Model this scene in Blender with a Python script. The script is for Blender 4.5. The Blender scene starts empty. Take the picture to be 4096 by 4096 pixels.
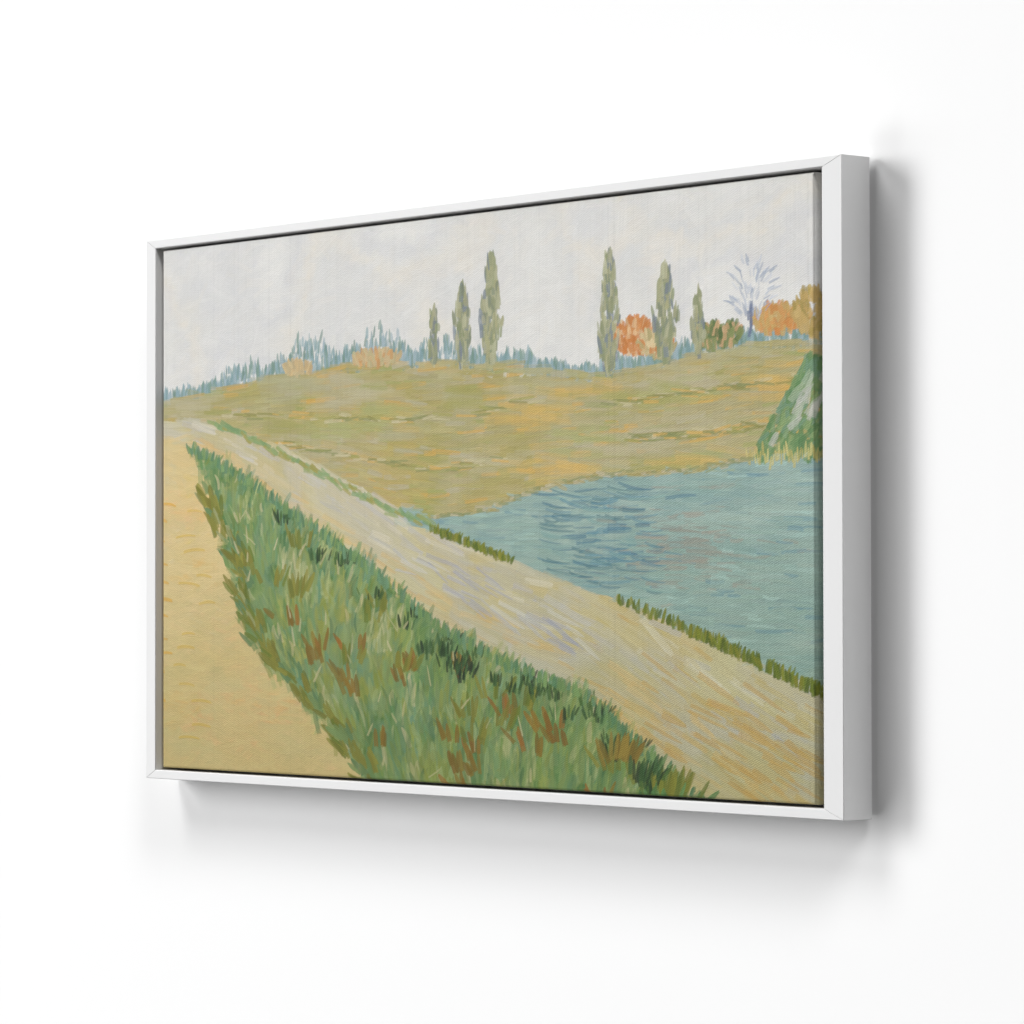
import bpy, bmesh, math
import numpy as np
from mathutils import Matrix, Vector

C = bpy.context.scene.collection
SC = bpy.context.scene

# ---------------------------------------------------------------- camera
YAW, PIT, ROL = 0.86079, 0.02225, -0.00164
Fv = Vector((-math.sin(YAW)*math.cos(PIT), math.cos(YAW)*math.cos(PIT), math.sin(PIT)))
Rv = Vector((math.cos(YAW), math.sin(YAW), 0))
Uv = Rv.cross(Fv)
R2 = Rv*math.cos(ROL) + Uv*math.sin(ROL)
U2 = -Rv*math.sin(ROL) + Uv*math.cos(ROL)
cam = bpy.data.cameras.new("camera")
cam.sensor_width = 36
cam.lens = 36*15034.35/4096
cam.clip_end = 100
co = bpy.data.objects.new("camera", cam)
C.objects.link(co)
co.matrix_world = Matrix(((R2.x, U2.x, -Fv.x, 3.20135), (R2.y, U2.y, -Fv.y, -2.67083),
                          (R2.z, U2.z, -Fv.z, -0.10712), (0, 0, 0, 1)))
SC.camera = co

# ---------------------------------------------------------------- light: five round studio softboxes
WORLD = 0.012
w = bpy.data.worlds.new("World"); SC.world = w; w.use_nodes = True
w.node_tree.nodes['Background'].inputs[0].default_value = (1, 1, 1, 1)
w.node_tree.nodes['Background'].inputs[1].default_value = WORLD

WALL_ALB = 0.82
HL = 40.0
# slope toward the lamp (x, z per metre of distance), size in the same slopes, share of the wall's brightness
LAMPS = [(-1.388, .407, .943, 1.031, .465),
         (1.954, 2.566, 1.5, 1.7, .125),
         (-.56, 1.798, .92, 1.573, .240),
         (-2.137, -.582, 3.25, .562, .110),
         (-.87, -.955, .40, .505, .045)]
for cx, cz, wx, wz, fl in LAMPS:
    L = bpy.data.lights.new("softbox", 'AREA')
    L.shape = 'ELLIPSE'; L.size = wx*HL; L.size_y = wz*HL
    gx, gz = np.meshgrid(np.linspace(-1, 1, 61), np.linspace(-1, 1, 61))
    ins = gx*gx + gz*gz <= 1; gx = cx + gx[ins]*wx/2; gz = cz + gz[ins]*wz/2
    L.energy = .985*math.pi**2*fl/WALL_ALB*HL*HL/((1+gx*gx+gz*gz)**-2).mean()
    o = bpy.data.objects.new("softbox", L); C.objects.link(o)
    o.location = (cx*HL, -HL, cz*HL)
    o.rotation_euler = (math.radians(90), 0, 0)        # faces the wall (+y)

SC.view_settings.view_transform = 'Standard'
SC.view_settings.look = 'None'
SC.view_settings.exposure = 0
SC.view_settings.gamma = 1
SC.view_settings.use_curve_mapping = False

# ---------------------------------------------------------------- helpers
def nodes_mat(name, rough=.5, spec=.3):
    m = bpy.data.materials.new(name); m.use_nodes = True
    b = m.node_tree.nodes['Principled BSDF']
    b.inputs['Roughness'].default_value = rough
    b.inputs['Specular IOR Level'].default_value = spec
    return m, m.node_tree, b

def link(name, me, mat, parent=None):
    o = bpy.data.objects.new(name, me); C.objects.link(o)
    me.materials.append(mat)
    if parent: o.parent = parent
    return o

# ---------------------------------------------------------------- wall
D, GAP = 0.0404, 0.006
YW = D + GAP
m, nt, b = nodes_mat("wall_paint", .9, .1)
b.inputs['Base Color'].default_value = (WALL_ALB, WALL_ALB, WALL_ALB, 1)
tc = nt.nodes.new('ShaderNodeTexCoord'); nz = nt.nodes.new('ShaderNodeTexNoise'); bp = nt.nodes.new('ShaderNodeBump')
nz.inputs['Scale'].default_value = 160; nz.inputs['Detail'].default_value = 4
bp.inputs['Strength'].default_value = .04; bp.inputs['Distance'].default_value = .001
nt.links.new(tc.outputs['Object'], nz.inputs['Vector']); nt.links.new(nz.outputs['Fac'], bp.inputs['Height'])
nt.links.new(bp.outputs['Normal'], b.inputs['Normal'])
bm = bmesh.new()
bmesh.ops.create_cube(bm, size=1, matrix=Matrix.Translation((0, YW+.06, 0)) @ Matrix.Diagonal((14, .12, 9, 1)))
me = bpy.data.meshes.new("wall"); bm.to_mesh(me); bm.free()
wall = link("wall", me, m); wall['kind'] = 'structure'
wall['label'] = 'plain smooth white wall behind the framed picture'

# ---------------------------------------------------------------- framed picture: thing and frame rails
W, H = 1.19148, 0.66
WL, WR, WV = .01973, .02769, .01064
pic = bpy.data.objects.new("framed_picture", None); C.objects.link(pic)
pic.location = (0, YW, -H/2)
pic['label'] = 'landscape painting on stretched canvas in a slim white floater frame hanging on the white wall'
pic['category'] = 'picture'
bpy.context.view_layer.update()
INV = Matrix.Translation(-Vector(pic.location))

fm, nt, b = nodes_mat("white_lacquer", .55, .2)
FR_ALB = .65
nz = nt.nodes.new('ShaderNodeTexNoise'); tc = nt.nodes.new('ShaderNodeTexCoord')
mp = nt.nodes.new('ShaderNodeMapRange'); cb = nt.nodes.new('ShaderNodeCombineColor')
nz.inputs['Scale'].default_value = 9; nz.inputs['Detail'].default_value = 5
mp.inputs['To Min'].default_value = FR_ALB-.012; mp.inputs['To Max'].default_value = FR_ALB+.012
nt.links.new(tc.outputs['Object'], nz.inputs['Vector']); nt.links.new(nz.outputs['Fac'], mp.inputs['Value'])
for k in range(3): nt.links.new(mp.outputs['Result'], cb.inputs[k])
nt.links.new(cb.outputs['Color'], b.inputs['Base Color'])
nz2 = nt.nodes.new('ShaderNodeTexNoise'); bp = nt.nodes.new('ShaderNodeBump')
nz2.inputs['Scale'].default_value = 700
bp.inputs['Strength'].default_value = .05; bp.inputs['Distance'].default_value = .0004
nt.links.new(tc.outputs['Object'], nz2.inputs['Vector']); nt.links.new(nz2.outputs['Fac'], bp.inputs['Height'])
nt.links.new(bp.outputs['Normal'], b.inputs['Normal'])

def rounded_profile(wd):
    """(inward offset, y) outline of a rail, front edges rounded"""
    pts = []
    def arc(cx, cy, r, a0, a1, n=5):
        for i in range(n):
            a = math.radians(a0 + (a1-a0)*i/(n-1))
            pts.append((cx + r*math.cos(a), cy + r*math.sin(a)))
    ro, ri, rb = .0008, .0013, .0005
    arc(ro, ro, ro, 180, 270)
    arc(wd-ri, ri, ri, 270, 360)
    arc(wd-rb, D-rb, rb, 0, 90, 3)
    arc(rb, D-rb, rb, 90, 180, 3)
    return pts

a, hb = W/2, H/2
def rail(corner0, corner1, wd, w0, w1):
    """from outer corner to outer corner; inward is to the left of the run (x, z plane)"""
    c0 = Vector(corner0); c1 = Vector(corner1)
    d = (c1-c0).normalized(); n = Vector((-d.y, d.x))
    prof = rounded_profile(wd)
    bm = bmesh.new(); rings = []
    J = .00012                                           # hairline at the mitre
    stations = [0, .0005] + [None] + [-.0005, 0]
    def ring(along_fn, shrink=0):
        r = []
        for o, y in prof:
            al = along_fn(o)
            p = c0 + d*al + n*o
            r.append(bm.verts.new((p.x, y + shrink*(1 if y < D/2 else 0), p.y)))
        return r
    ln = (c1-c0).length
    rings = [ring(lambda o: o*w0/wd + J, .0003), ring(lambda o: o*w0/wd + J + .0005),
             ring(lambda o: ln - o*w1/wd - J - .0005), ring(lambda o: ln - o*w1/wd - J, .0003)]
    k = len(prof)
    for r0, r1 in zip(rings, rings[1:]):
        for i in range(k):
            bm.faces.new((r0[i], r0[(i+1) % k], r1[(i+1) % k], r1[i]))
    bm.faces.new(rings[0][::-1]); bm.faces.new(rings[-1])
    bmesh.ops.recalc_face_normals(bm, faces=bm.faces)
    me = bpy.data.meshes.new("frame_rail"); bm.transform(INV); bm.to_mesh(me); bm.free()
    me.set_sharp_from_angle(angle=math.radians(40))
    big = [len(f.vertices) == 4 and f.area < .0016 for f in me.polygons]
    me.polygons.foreach_set('use_smooth', big)
    return link("frame_rail", me, fm, pic)
rail((-a, -hb), (a, -hb), WV, WL, WR)      # bottom, then right, top, left
rail((a, -hb), (a, hb), WR, WV, WV)
rail((a, hb), (-a, hb), WV, WR, WL)
rail((-a, hb), (-a, -hb), WL, WV, WV)

# backing board inside the frame
bk, nt, b = nodes_mat("backing_board", .8, .2)
b.inputs['Base Color'].default_value = (.35, .35, .35, 1)
bm = bmesh.new()
bmesh.ops.create_cube(bm, size=1, matrix=INV @ Matrix.Translation(((WL-WR)/2, .0365, 0)) @
                      Matrix.Diagonal((W-WL-WR-.0004, .003, H-2*WV-.0004, 1)))
me = bpy.data.meshes.new("backing_board"); bm.to_mesh(me); bm.free()
link("backing_board", me, bk, pic)

# ---------------------------------------------------------------- the painting (a generic riverside meadow)
AW, AH = 1320, 1000                        # paint buffer
SXY = AW/1200.0
rng = np.random.default_rng(7)

def lin(c):
    c = np.asarray(c, float)/255
    return np.where(c <= .04045, c/12.92, ((c+.055)/1.055)**2.4)
def hx(s):
    return np.array([int(s[i:i+2], 16) for i in (0, 2, 4)], float)

def noise(w, h, cells, seed, octaves=3):
    r = np.random.default_rng(seed); out = np.zeros((h, w)); amp = 1; tot = 0
    for k in range(octaves):
        nx, ny = int(cells*2**k)+2, int(cells*h/w*2**k)+2
        g = r.random((ny+1, nx+1))
        xs = np.linspace(0, nx-1.001, w); ys = np.linspace(0, ny-1.001, h)
        xi = xs.astype(int); yi = ys.astype(int)
        fx = xs-xi; fy = ys-yi
        fx = fx*fx*(3-2*fx); fy = fy*fy*(3-2*fy)
        A = g[np.ix_(yi, xi)]; B = g[np.ix_(yi, xi+1)]; Cc = g[np.ix_(yi+1, xi)]; Dd = g[np.ix_(yi+1, xi+1)]
        out += amp*((A*(1-fx)+B*fx)*(1-fy)[:, None] + (Cc*(1-fx)+Dd*fx)*fy[:, None])
        tot += amp; amp *= .5
    return out/tot

yy, xx = np.mgrid[0:AH, 0:AW].astype(float)
wx_ = (noise(AW, AH, 26, 1)-.5)*26; wy_ = (noise(AW, AH, 30, 2)-.5)*16
PX = (xx+wx_)/SXY; PY = (yy+wy_)/SXY*960/(AH/SXY)
VS = 960/(AH/SXY)

def curve(pts, q):
    pts = np.array(pts, float)
    return np.interp(q, pts[:, 0], pts[:, 1])
def ycurve(pts, q):
    pts = np.array(pts, float)
    return np.interp(q, pts[:, 1], pts[:, 0])

HORIZON = [(-20, 282), (60, 282), (140, 268), (250, 256), (400, 246), (560, 250), (690, 264), (790, 284), (860, 292), (960, 276), (1090, 262), (1220, 258)]
SHORE = [(-20, 318), (90, 322), (180, 346), (330, 412), (470, 482), (560, 508), (660, 498), (750, 466), (860, 448), (1000, 446), (1120, 430), (1220, 424)]
PATH_TOP = [(-20, 330), (100, 330), (190, 362), (330, 432), (470, 500), (560, 530), (700, 582), (900, 650), (1020, 700), (1220, 790)]
GRASS_R = [(-20, 355), (60, 366), (110, 385), (200, 436), (354, 532), (470, 606), (560, 680), (690, 742), (820, 784), (900, 850), (1050, 975)]
GRASS_L = [(70, 366), (92, 420), (120, 480), (150, 560), (170, 640), (225, 730), (290, 800), (370, 872), (450, 985)]

sky = PY < curve(HORIZON, PX)
bank = ~sky & (PY < curve(SHORE, PX))
under = ~sky & ~bank
water = under & (PY < curve(PATH_TOP, PX)) & (PX > 500)
ground = under & ~water
grass = ground & (PY > curve(GRASS_R, PX)) & (PX > ycurve(GRASS_L, PY)) & (PY > 368)
jag = 20*np.interp(yy/SXY*VS, [380, 520, 985], [.3, 1, 1.3])*(noise(AW, AH, 34, 71, 2)-.5)*2
grass = ground & (PY > curve(GRASS_R, PX)+.5*jag) & (PX > ycurve(GRASS_L, PY)+jag) & (PY > 368)
left = ground & ~grass & (PX < np.interp(PY, [340, 380, 420, 985], [40, 78, 92, 700])) & (PY > 352)
path = ground & ~grass & ~left
REG = np.zeros((AH, AW), int)
for k, mk in enumerate((sky, bank, water, path, grass, left)): REG[mk] = k

PAL = [
    ["E2E1DD", "DDDCD8", "DADAD8", "E3DED4", "DEDDD9", "D8D8D8", "E5E4E0"],
    ["B3AB84", "B2A56C", "A9A066", "B8AC7E", "AEA87A", "A49F60", "BCA868", "B0A980"],
    ["9AB1A7", "8FAAA3", "A3B8AE", "88A4A0", "9DB3A6", "95AFA8"],
    ["C6BFA6", "CBC39C", "C8B98A", "C3BEAE", "BFB68E", "CABB8C", "C0BAA2"],
    ["789264", "68894F", "869C62", "70906C", "5C8048", "8E9C5E", "7A9670", "929A50"],
    ["DAC590", "DEC794", "D0BD86", "D8C088", "D2C190", "DAC08C"],
]
PALL = [np.array([lin(hx(c)) for c in p]) for p in PAL]
base = np.zeros((AH, AW, 3)); hgt = np.zeros((AH, AW))
for k in range(6):
    mk = REG == k
    f = noise(AW, AH, 6 if k != 4 else 12, 50+k, 3); f = np.clip((f-.28)/.44, 0, .999)*(len(PALL[k])-1)
    i0 = f.astype(int); fr = (f-i0)[..., None]
    col = PALL[k][i0]*(1-fr) + PALL[k][np.minimum(i0+1, len(PALL[k])-1)]*fr
    base[mk] = col[mk]
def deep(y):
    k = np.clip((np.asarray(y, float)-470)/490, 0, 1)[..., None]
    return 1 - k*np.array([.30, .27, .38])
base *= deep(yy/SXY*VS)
# the sky is a little darker and cooler to the upper right, warm at the left edge
paint = base.copy()

def stroke(x, y, ang, ln, wd, col, op=.9, relief=1.0, taper=.3, bend=0.0, picked=False):
    """one bristle stroke into the paint and its relief (units: artwork px of a 1200 px wide picture)"""
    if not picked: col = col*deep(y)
    x *= SXY; y *= SXY/VS; ln *= SXY; wd *= SXY
    rad = ln/2 + wd + 2
    x0, x1 = int(max(0, x-rad)), int(min(AW, x+rad+1)); y0, y1 = int(max(0, y-rad)), int(min(AH, y+rad+1))
    if x1-x0 < 2 or y1-y0 < 2: return
    X = xx[y0:y1, x0:x1]-x; Y = yy[y0:y1, x0:x1]-y
    ca, sa = math.cos(ang), math.sin(ang)
    A = X*ca + Y*sa; B = -X*sa + Y*ca
    t = A/(ln/2)
    B = B + bend*wd*t*t
    nb = rng.random(10)
    bi = np.clip((B/wd+.5)*9, 0, 8.999); i = bi.astype(int); f = bi-i
    br = nb[i]*(1-f)+nb[i+1]*f
    hw = wd/2*(1-taper*np.clip(t, 0, 1)**2)
    e = np.clip((hw-np.abs(B))/1.1+.5, 0, 1)*np.clip((1-np.abs(t)+.12*(br-.5))*ln/2/1.6+.3, 0, 1)
    al = (e*op*(.72+.4*br)).clip(0, 1)[..., None]
    cc = col*(.93+.14*br)[..., None]
    p = paint[y0:y1, x0:x1]
    p += (cc-p)*al
    g = hgt[y0:y1, x0:x1]
    ridge = .55*br + .45*np.clip(np.abs(B)/np.maximum(hw, .5), 0, 1)**3
    g += ((.35+ridge)*relief - g)*e*.8

def pick(k, x, y, jit=.05):
    X = min(max(int(x*SXY), 0), AW-1); Y = min(max(int(y*SXY/VS), 0), AH-1)
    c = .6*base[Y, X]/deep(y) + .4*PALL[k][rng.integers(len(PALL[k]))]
    return np.clip(c*(1+rng.normal(0, jit)) + rng.normal(0, jit*.12, 3), .01, 1)
def reg(x, y):
    return REG[min(max(int(y*SXY/VS), 0), AH-1), min(max(int(x*SXY), 0), AW-1)]

# sky: broad soft strokes
for _ in range(2200):
    x, y = rng.uniform(-10, 1210), rng.uniform(-10, 300)
    if reg(x, y) != 0: continue
    stroke(x, y, rng.choice([-.5, -1.2, -.15, .3])+rng.normal(0, .35), rng.uniform(22, 60), rng.uniform(7, 15), pick(0, x, y, .018), .42, .22)
# distant trees along the horizon
for _ in range(1500):
    x = rng.uniform(-5, 1205); hy = curve(HORIZON, x)
    tall = curve([(0, 14), (100, 22), (200, 44), (330, 60), (470, 62), (600, 40), (720, 26), (860, 20), (1000, 30), (1120, 44), (1200, 40)], x)*(.75+.5*rng.random())
    tall *= .8+.3*math.sin(x*.045)+.15*math.sin(x*.13)
    k = rng.random()
    y = hy - k*tall*.85 + 4
    c = lin(hx(rng.choice(["8FA9AE", "7F9DA0", "94AEB4", "7C9A90", "86A094", "A3B4BC", "738F84"])))
    stroke(x, y, -math.pi/2+rng.normal(0, .12), rng.uniform(14, 26), rng.uniform(3, 6), c, .75, .5, .8)
# bank: field strokes following the slope
for _ in range(3800):
    x, y = rng.uniform(-10, 1210), rng.uniform(240, 520)
    if reg(x, y) != 1: continue
    s = (curve(HORIZON, x+30)-curve(HORIZON, x-30))/60*.5 + (curve(SHORE, x+30)-curve(SHORE, x-30))/60*.5*((y-250)/250)
    c = pick(1, x, y, .05)
    r = rng.random()
    if r < .07: c = lin(hx("D2A858"))
    elif r < .13: c = lin(hx("9FA566"))
    elif r < .17: c = lin(hx("B9B29A"))
    stroke(x, y, math.atan(s)+rng.normal(0, .09), rng.uniform(18, 62), rng.uniform(4, 9), c, .62, .5)
for _ in range(46):                                     # broad scumbled patches
    cx, cy = rng.uniform(60, 1150), rng.uniform(270, 470); c = lin(hx(rng.choice(["A9AC72", "C4A864", "B8B090", "A3A060", "CFAE66", "B0AC88"])))
    for _ in range(16):
        x = cx+rng.normal(0, 34); y = cy+rng.normal(0, 13)
        if reg(x, y) == 1: stroke(x, y, rng.normal(.06, .08), rng.uniform(30, 80), rng.uniform(7, 14), c*(1+rng.normal(0, .04)), .33, .5)
# hedge lines across the field
for pts in ([(150, 318), (300, 330), (470, 345), (640, 342), (760, 322)], [(860, 340), (980, 330), (1100, 322), (1205, 318)],
            [(260, 372), (420, 405), (560, 430), (690, 418)], [(900, 396), (1010, 392), (1100, 384)]):
    for _ in range(60):
        x = rng.uniform(pts[0][0], pts[-1][0]); y = curve(pts, x)+rng.normal(0, 3)
        stroke(x, y, rng.normal(.05, .12), rng.uniform(14, 40), rng.uniform(2.5, 5), lin(hx(rng.choice(["8E8C52", "D0AA60", "A2A05E", "C7BD98", "8B9160"]))), .7, .6)
# bushes with warm crowns by the horizon, poplars and a round pale tree
def bush(cx, cy, rx, ry, cols, n, ln=(8, 16), wd=(3, 6), up=-math.pi/2, fan=.5, op=.85):
    for _ in range(n):
        r = math.sqrt(rng.random()); th = rng.uniform(0, 2*math.pi)
        x = cx + rx*r*math.cos(th); y = cy + ry*r*math.sin(th)
        a0 = up + fan*(x-cx)/max(rx, 1) + rng.normal(0, .2)
        stroke(x, y, a0, rng.uniform(*ln), rng.uniform(*wd), lin(hx(rng.choice(cols)))*(1+rng.normal(0, .06)), op, .8, .6)
bush(905, 236, 34, 26, ["C98650", "D2925A", "C47C44", "D8B68C"], 190, (9, 20), (4, 8))
bush(945, 250, 30, 20, ["CBB88E", "D8C69C", "B3A778", "C98650"], 120, (9, 20), (4, 8))
bush(1135, 226, 44, 20, ["CC8A4E", "BFA266", "C2A870", "D09A5E"], 210, (9, 20), (4, 8))
bush(1185, 222, 30, 34, ["BFA266", "B09A58", "C2A870", "A79458"], 150, (9, 20), (4, 8))
bush(452, 238, 46, 12, ["CBB183", "C99A66", "C9B48C", "B9AF86"], 130, (9, 20), (4, 8))
bush(300, 244, 30, 10, ["CBB183", "C4B28A"], 60, (9, 20), (4, 8))
bush(1040, 244, 40, 18, ["7E8A58", "5E7248", "8B9160", "C9A57C"], 150, (9, 20), (4, 8))
def poplar(cx, yb, h_, wd_, cols, n):
    for _ in range(n):
        k = rng.random(); prof = math.sin(math.pi*(.025+.86*(1-k)))**.75
        x = cx + np.clip(rng.normal(0, .3), -.55, .55)*wd_*prof*(.9+.14*math.sin(k*9+cx)); y = yb - k*h_
        stroke(x, y, -math.pi/2 + rng.normal(0, .1) + .25*(x-cx)/wd_, rng.uniform(12, 30), rng.uniform(3, 8), lin(hx(rng.choice(cols)))*(1+rng.normal(0, .05)), .82, .9, .8)
PC = ["A3A482", "959A78", "AEAF90", "858D78", "B3B294", "8C9470", "7D8790", "A9A880"]
poplar(612, 256, 122, 30, PC, 150)
poplar(664, 262, 172, 34, PC, 230)
poplar(866, 288, 182, 31, PC, 220)
poplar(958, 274, 138, 36, PC, 200)
poplar(560, 252, 84, 17, PC, 70)
poplar(1010, 268, 92, 18, PC, 70)
bush(1092, 176, 40, 46, ["B2BAC8", "A4AEC0", "C0C6D0", "98A3B8", "CACED4"], 90, (9, 20), (2, 3.6), -math.pi/2, 1.2, .7)
for k in range(9):
    stroke(1092+rng.normal(0, 2), 205+k*5, -math.pi/2+rng.normal(0, .08), 14, 4, lin(hx("6E7A94")), .8, .9)
# water: level strokes
for _ in range(4200):
    x, y = rng.uniform(490, 1210), rng.uniform(415, 800)
    if reg(x, y) != 2: continue
    c = pick(2, x, y, .045); r = rng.random()
    near = math.exp(-((x-870)/80)**2-((y-560)/70)**2)
    if r < .5*near: c = lin(hx(rng.choice(["5E8796", "6D97A4", "557C90"])))
    elif r < .05: c = lin(hx("7396A0"))
    elif r < .10: c = lin(hx("A9C6BE"))
    g = math.exp(-((x-985)/95)**2-((y-565)/55)**2)
    if rng.random() < .6*g: c = lin(hx(rng.choice(["9A9A8E", "A3A094", "8F9890"])))
    stroke(x, y, rng.normal(.03, .07), rng.uniform(18, 60), rng.uniform(3, 7), c, .6, .55, .4, rng.normal(0, .3))
for _ in range(110):
    x = rng.uniform(760, 940); y = rng.uniform(470, 640)
    if reg(x, y) != 2: continue
    stroke(x, y, rng.normal(.12, .08), rng.uniform(26, 60), rng.uniform(2.2, 5), lin(hx(rng.choice(["527A8C", "668E9C", "5B7F86", "86A8A4"]))), .6, .8, .6, .6)
# path: long diagonal strokes
def path_ang(x): return math.atan((curve(PATH_TOP, x+40)-curve(PATH_TOP, x-40))/80*.55+(curve(GRASS_R, min(x, 1000)+40)-curve(GRASS_R, min(x, 1000)-40))/80*.45)
for _ in range(4200):
    x, y = rng.uniform(-10, 1210), rng.uniform(325, 970)
    if reg(x, y) != 3: continue
    c = pick(3, x, y, .035); r = rng.random()
    d = (y-curve(PATH_TOP, x))/max(40, curve(GRASS_R, x)-curve(PATH_TOP, x))
    if r < .20 and d > .55: c = lin(hx(rng.choice(["D5B67C", "D2B074", "D8BC86"])))
    elif r < .10: c = lin(hx(rng.choice(["BEBBBA", "C2C0BC", "B8B6B6"])))
    elif r < .16: c = lin(hx("D9D3BC"))
    elif r < .24 and x > 800: c = lin(hx(rng.choice(["C8B878", "C9A55C", "C4B070"])))
    stroke(x, y, path_ang(x)+rng.normal(0, .10), rng.uniform(26, 90), rng.uniform(5, 12), c, .5, .5)
for _ in range(40):
    k = rng.random(); x = 500+k*330+rng.normal(0, 26); y = 560+k*170+rng.normal(0, 14)
    if reg(x, y) != 3: continue
    stroke(x, y, .52+rng.normal(0, .12), rng.uniform(30, 70), rng.uniform(3, 8), lin(hx(rng.choice(["B4B4BC", "BCBCBE", "A8AAB6", "D2CFC4"]))), .6, .9, .7)
for _ in range(46):
    x = rng.uniform(930, 1195); y = 800+(x-930)*.35+rng.normal(0, 40)
    if reg(x, y) != 3: continue
    stroke(x, y, .5+rng.normal(0, .12), rng.uniform(30, 80), rng.uniform(5, 11), lin(hx(rng.choice(["C7A05A", "CDA763", "C9AE6C"]))), .55, .8, .7)
# left sand
for _ in range(90):
    cx, cy = rng.uniform(0, 430), rng.uniform(380, 960); c = lin(hx(rng.choice(["E4C796", "CFBC86", "C8B884", "DFBE8A", "DDB978", "CFC29C", "E0B886", "D8C27C"])))
    for _ in range(10):
        x = cx+rng.normal(0, 30); y = cy+rng.normal(0, 20)
        if reg(x, y) == 5: stroke(x, y, rng.normal(-.1, .5), rng.uniform(30, 80), rng.uniform(8, 18), c*(1+rng.normal(0, .03)), .4, .6)
for _ in range(2200):
    x, y = rng.uniform(-10, 470), rng.uniform(345, 970)
    if reg(x, y) != 5: continue
    stroke(x, y, rng.normal(.05, .3), rng.uniform(20, 55), rng.uniform(5, 11), pick(5, x, y, .03), .5, .4)
for k in range(26):
    y = 470+k*17+rng.normal(0, 6); x = rng.uniform(0, 26) if k % 2 == 0 else rng.uniform(40, 110)
    c = lin(hx("D9A94A")) if k % 2 == 0 else lin(hx("D6B662"))
    stroke(x, y, rng.normal(.03, .06), rng.uniform(26, 48), rng.uniform(4, 6.5), c, .8, .9, .3, -.5)
# grass: upright fans, back to front
for _ in range(330):
    cx, cy = rng.uniform(60, 1050), rng.uniform(380, 975)
    c = lin(hx(rng.choice(["9AAA6A", "7A9C6C", "668C56", "AEB67C", "98A04C", "6A9478", "547C50", "BCBC8C", "93A258", "7CA084", "A6A65C"])))
    gl, gr = ycurve(GRASS_L, cy), ycurve(GRASS_R, cy); a0 = -math.pi/2+((cx-gl)/max(20, gr-gl)-.5)*.7
    for _ in range(11):
        x = cx+rng.normal(0, 16); y = cy+rng.normal(0, 18)
        if reg(x, y) == 4: stroke(x, y, a0+rng.normal(0, .15), rng.uniform(26, 56), rng.uniform(6, 12), c*(1+rng.normal(0, .06)), .5, .6, .6)
pos = []
for _ in range(5200):
    x, y = rng.uniform(40, 1060), rng.uniform(366, 985)
    if reg(x, y) == 4: pos.append((y, x))
pos.sort()
for y, x in pos:
    gl, gr = ycurve(GRASS_L, y), ycurve(GRASS_R, y)
    k = (x-gl)/max(20, gr-gl)
    sc = .6+.7*(y-370)/600
    a0 = -math.pi/2 + (k-.5)*.75 + rng.normal(0, .2)
    c = pick(4, x, y, .10); r = rng.random()
    if r < .07: c = lin(hx(rng.choice(["9FB07A", "B3B788", "A8B884"])))
    elif r < .10: c = lin(hx(rng.choice(["C9BE94", "D2C49C"])))
    elif r < .17: c = lin(hx(rng.choice(["8A9440", "97983F", "7F8A3E"])))
    elif r < .21: c = lin(hx(rng.choice(["476F4A", "3F6848"])))
    stroke(x, y, a0, rng.uniform(20, 44)*sc, rng.uniform(3.5, 9)*sc, c, .5, .8, .7, rng.normal(0, .4))
def tuft(cx, cy, n, cols, sp, ln, wd, lean=0, op=.85):
    for i in range(n):
        x = cx+rng.normal(0, sp); y = cy+rng.normal(0, sp*.35)
        stroke(x, y, -math.pi/2+lean+.5*(x-cx)/sp*.4+rng.normal(0, .1), rng.uniform(*ln), rng.uniform(*wd), lin(hx(rng.choice(cols)))*(1+rng.normal(0, .08)), op, 1.1, .7)
RUST = ["8A6C2A", "94702C", "80692C", "86622A", "907A34", "9C6A2E"]
OLIVE = ["84823A", "767C34", "908C3C", "7E7A32", "6C7A30"]
DARK = ["2E4428", "3C5C34", "42623E", "29392A", "4C6A36"]
for k in range(30):                                     # olive fringe down the left edge of the grass
    y = 440+k*18; x = ycurve(GRASS_L, y)+rng.normal(14, 9)
    tuft(x+rng.normal(0, 9), y, int(rng.integers(3, 8)), OLIVE if k % 3 else ['6E8C58', '7C9460', '5E7E58'], rng.uniform(7, 15), (24, 46), (6, 12), -.35-.012*k)
    if k % 2: tuft(x-rng.uniform(4, 16), y+rng.normal(0, 8), 3, OLIVE+['9AA070'], 8, (20, 36), (5, 9), -.6-.012*k)
for _ in range(20):                                     # rust coloured stems
    y = rng.uniform(660, 950); gl, gr = ycurve(GRASS_L, y), ycurve(GRASS_R, y)
    x = gl+(gr-gl)*rng.uniform(.08, .8)
    tuft(x, y, 5, RUST, 13, (22, 40), (6, 10), -.3)
for _ in range(14):
    y = rng.uniform(470, 930); gl, gr = ycurve(GRASS_L, y), ycurve(GRASS_R, y)
    x = gl+(gr-gl)*rng.uniform(.3, .95)
    tuft(x, y, 6, OLIVE, 13, (24, 42), (5, 9), rng.choice([-.25, .1, .25]))
for k in range(44):                                     # dark short tufts along the path
    t = rng.random(); x = 230+t*800; y = curve(GRASS_R, x)+rng.uniform(4, 60)
    tuft(x, y, 8, DARK, 10, (12, 24), (3, 5), .1, .8)
for x in np.arange(80, 1045, 9.0):
    tuft(x, curve(GRASS_R, x)+2, 3, ["6C9070", "5C8460", "7C9A62", "6F8F5A"], 5, (12, 24), (4, 7), .15)
tuft(885, 872, 22, ["8C7436", "96803C", "7E6A30"], 17, (26, 44), (5, 9), .1)
tuft(975, 925, 26, ["7F8438", "8C8A3A", "6E7A38"], 22, (28, 50), (6, 10), .25)
tuft(930, 905, 16, DARK, 18, (20, 34), (4, 7), .3)
tuft(960, 955, 18, ["5D8A55", "6C9761", "4F7C4C"], 30, (24, 40), (5, 9), .2)
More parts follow.
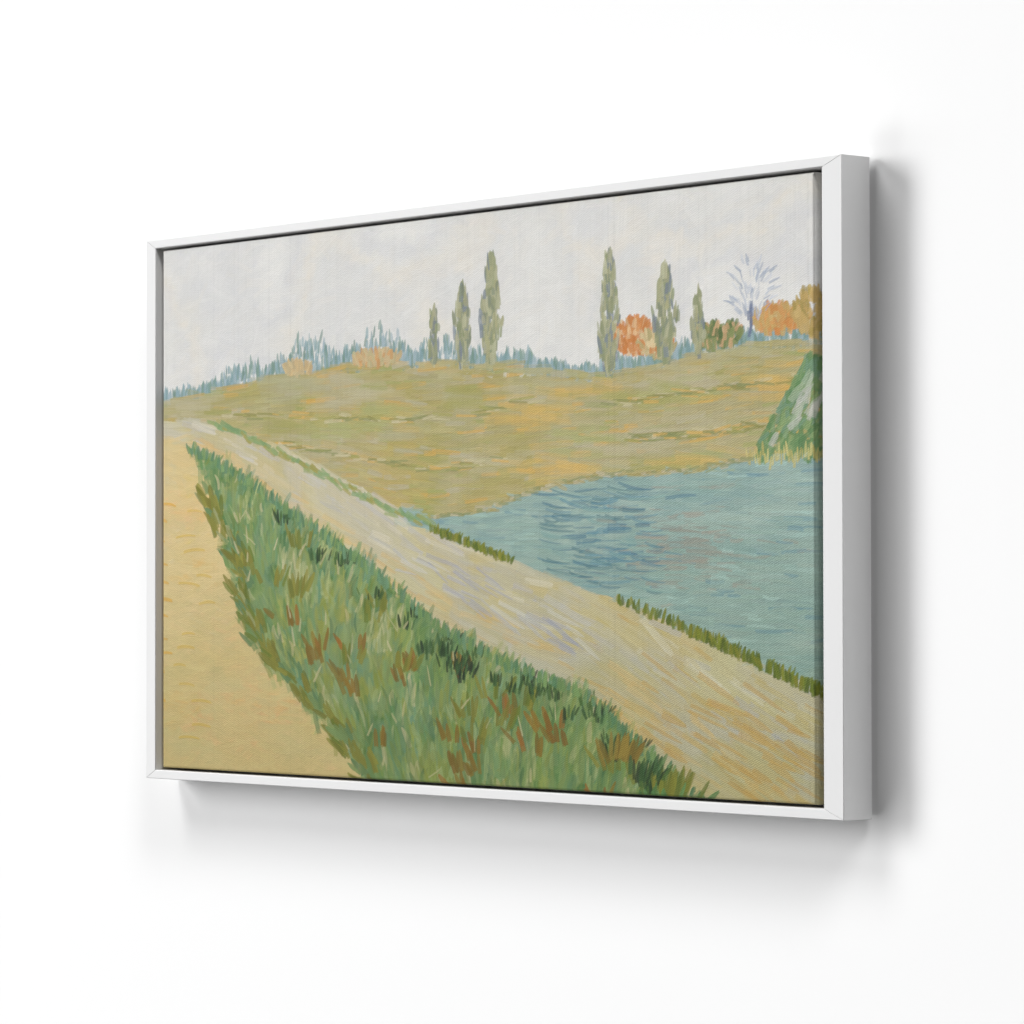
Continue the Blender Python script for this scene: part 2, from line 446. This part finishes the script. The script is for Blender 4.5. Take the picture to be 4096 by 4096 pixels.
for _ in range(34):                                     # pale dry blades
    y = rng.uniform(480, 940); gl, gr = ycurve(GRASS_L, y), ycurve(GRASS_R, y)
    x = gl+(gr-gl)*rng.uniform(.1, .9)
    stroke(x, y, -math.pi/2+rng.normal(0, .5), rng.uniform(16, 34), rng.uniform(1.8, 4.5), lin(hx(rng.choice(["C4BC92", "CAC29C", "B8B488"]))), .7, 1.2, .8)
# green strip between field and path, tufts along the water
for x in np.arange(120, 560, 5.0):
    y = .5*(curve(SHORE, x)+curve(PATH_TOP, x))+rng.normal(0, 3)
    stroke(x, y, path_ang(x)+rng.normal(0, .2), rng.uniform(16, 30), rng.uniform(4, 9), lin(hx(rng.choice(["8AA573", "7C9C6C", "95A66C", "A09A50"]))), .75, .7)
for x in list(np.arange(560, 700, 4.0))+list(np.arange(1000, 1206, 4.0))+list(np.arange(880, 1000, 9.0)):
    y = curve(PATH_TOP, x)-3
    tuft(x, y, 3, ["6C7A2C", "7D8630", "5C6C2C", "858530"], 4, (12, 24) if x > 900 else (9, 16), (4, 6), .1)
# leafy bank at the far right
for _ in range(260):
    y = rng.uniform(290, 432); x0 = np.interp(y, [290, 340, 400, 440], [1176, 1146, 1108, 1090])
    x = rng.uniform(x0, 1210)
    stroke(x, y, -1.1+rng.normal(0, .3), rng.uniform(14, 30), rng.uniform(5, 9), lin(hx(rng.choice(["6B8E5E", "7A9868", "5F8456", "8AA26E", "76967A"]))), .8, .7)
for _ in range(24):
    y = rng.uniform(310, 410); x = rng.uniform(np.interp(y, [310, 410], [1172, 1120]), 1205)
    stroke(x, y, -1.1+rng.normal(0, .2), rng.uniform(18, 34), rng.uniform(5, 11), lin(hx(rng.choice(["BDBFB6", "C6C4BA", "A9B89C", "93AA84"]))), .6, 1.2, .6)
for x in np.arange(1085, 1206, 4.0):
    stroke(x, 430+rng.normal(0, 4), -math.pi/2+rng.normal(0, .12), rng.uniform(14, 26), rng.uniform(2.5, 4), lin(hx(rng.choice(["C7BA74", "B9AE6A", "D0C482"]))), .8, 1, .7)
# soft reeds where field meets water
for x in np.arange(560, 1090, 5.0):
    y = curve(SHORE, x)+rng.normal(0, 2)
    stroke(x, y, rng.normal(0, .15), rng.uniform(12, 26), rng.uniform(3, 6), lin(hx(rng.choice(["A09660", "B3A878", "8E9468", "BFB69A"]))), .7, .8)

# loosened pigment: slight uneven tint of the whole sheet
tint = 1 + (noise(AW, AH, 60, 90, 3)-.5)*.05
paint *= tint[..., None]
# vertical slubs of the linen
sl = np.repeat((rng.random(AW)**6)[None, :], AH, 0)*noise(AW, AH, 200, 91, 2)
paint *= (1-.13*sl)[..., None]

# ---------------------------------------------------------------- canvas mesh: face and sides in one sheet
CX0, CX1, CZ0, CZ1 = -.565, .5546, -.316, .316
CYF = .003; DEPTH = .030; RAD = .0025
FACE_W, FACE_H = CX1-CX0, CZ1-CZ0
def axis(n, half):
    """arc-length samples across the face and down both sides"""
    face = np.linspace(-half, half, n)
    side = np.concatenate([np.linspace(.0004, RAD*2.2, 10), np.linspace(RAD*2.2, DEPTH, 14)[1:]])
    return np.concatenate([(-half-side)[::-1], face, half+side])
def fold(s, half):
    """arc length -> (position, depth) around a rounded edge"""
    q = half-RAD
    e = np.abs(s)-q
    arc = RAD*math.pi/2
    th = np.clip(e/RAD, 0, math.pi/2)
    pos = np.where(e <= 0, np.abs(s), q+RAD*np.sin(th))
    dep = np.where(e <= 0, 0, RAD*(1-np.cos(th))) + np.maximum(0, e-arc)
    return np.sign(s)*pos, dep
sx = axis(AW, FACE_W/2); sz = axis(AH, FACE_H/2)
fxp, fxd = fold(sx, FACE_W/2); fzp, fzd = fold(sz, FACE_H/2)
NX, NZ = len(sx), len(sz)
BL = .012                                   # the picture carries on round the edges
ci = np.round((sx/(FACE_W+2*BL)+.5)*(AW-1)).astype(int)
mir = lambda i, n: np.where(i < 0, -i, np.where(i >= n, 2*(n-1)-i, i)).clip(0, n-1)
ci = mir(ci, AW)
cj = mir(np.round((.5-sz/(FACE_H+2*BL))*(AH-1)).astype(int), AH)
col = paint[np.ix_(cj, ci)]
hh = hgt[np.ix_(cj, ci)]
X = np.repeat(fxp[None, :], NZ, 0)+(CX0+CX1)/2
Z = np.repeat(fzp[:, None], NX, 1)+(CZ0+CZ1)/2
dep = np.maximum(fxd[None, :], fzd[:, None])
face_k = np.clip(1-dep/.001, 0, 1)
Y = CYF+dep - hh*.00030*face_k
co_ = np.stack([X, Y, Z], -1).reshape(-1, 3) - np.array(pic.location)
idx = np.arange(NX*NZ).reshape(NZ, NX)
q = np.stack([idx[:-1, :-1], idx[:-1, 1:], idx[1:, 1:], idx[1:, :-1]], -1).reshape(-1, 4)
me = bpy.data.meshes.new("canvas")
me.vertices.add(len(co_)); me.vertices.foreach_set('co', co_.astype(np.float32).ravel())
nf = len(q)
me.loops.add(nf*4); me.loops.foreach_set('vertex_index', q.astype(np.int32).ravel())
me.polygons.add(nf); me.polygons.foreach_set('loop_start', (np.arange(nf)*4).astype(np.int32))
me.polygons.foreach_set('use_smooth', np.ones(nf, bool))
me.update(calc_edges=True)
ca = me.color_attributes.new("pigment", 'FLOAT_COLOR', 'POINT')
ALB = .80
rgba = np.concatenate([np.clip(col*ALB, .004, .9).reshape(-1, 3), np.ones((NX*NZ, 1))], 1)
ca.data.foreach_set('color', rgba.astype(np.float32).ravel())

cm, nt, b = nodes_mat("painted_canvas", .75, .12)
at = nt.nodes.new('ShaderNodeAttribute'); at.attribute_name = "pigment"
nt.links.new(at.outputs['Color'], b.inputs['Base Color'])
tc = nt.nodes.new('ShaderNodeTexCoord')
mpg = nt.nodes.new('ShaderNodeMapping'); mpg.inputs['Rotation'].default_value = (0, math.radians(24), 0)
wv = nt.nodes.new('ShaderNodeTexWave'); wv.wave_type = 'BANDS'; wv.bands_direction = 'Z'
wv.inputs['Scale'].default_value = 150; wv.inputs['Distortion'].default_value = 5; wv.inputs['Detail'].default_value = 2
wv.inputs['Detail Scale'].default_value = 2
nz = nt.nodes.new('ShaderNodeTexNoise'); nz.inputs['Scale'].default_value = 420; nz.inputs['Detail'].default_value = 3
ad = nt.nodes.new('ShaderNodeMath'); ad.operation = 'ADD'
bp = nt.nodes.new('ShaderNodeBump'); bp.inputs['Strength'].default_value = .28; bp.inputs['Distance'].default_value = .0006
nt.links.new(tc.outputs['Object'], mpg.inputs['Vector'])
nt.links.new(mpg.outputs['Vector'], wv.inputs['Vector'])
nt.links.new(tc.outputs['Object'], nz.inputs['Vector'])
nt.links.new(wv.outputs['Fac'], ad.inputs[0]); nt.links.new(nz.outputs['Fac'], ad.inputs[1])
nt.links.new(ad.outputs[0], bp.inputs['Height']); nt.links.new(bp.outputs['Normal'], b.inputs['Normal'])
link("canvas", me, cm, pic)
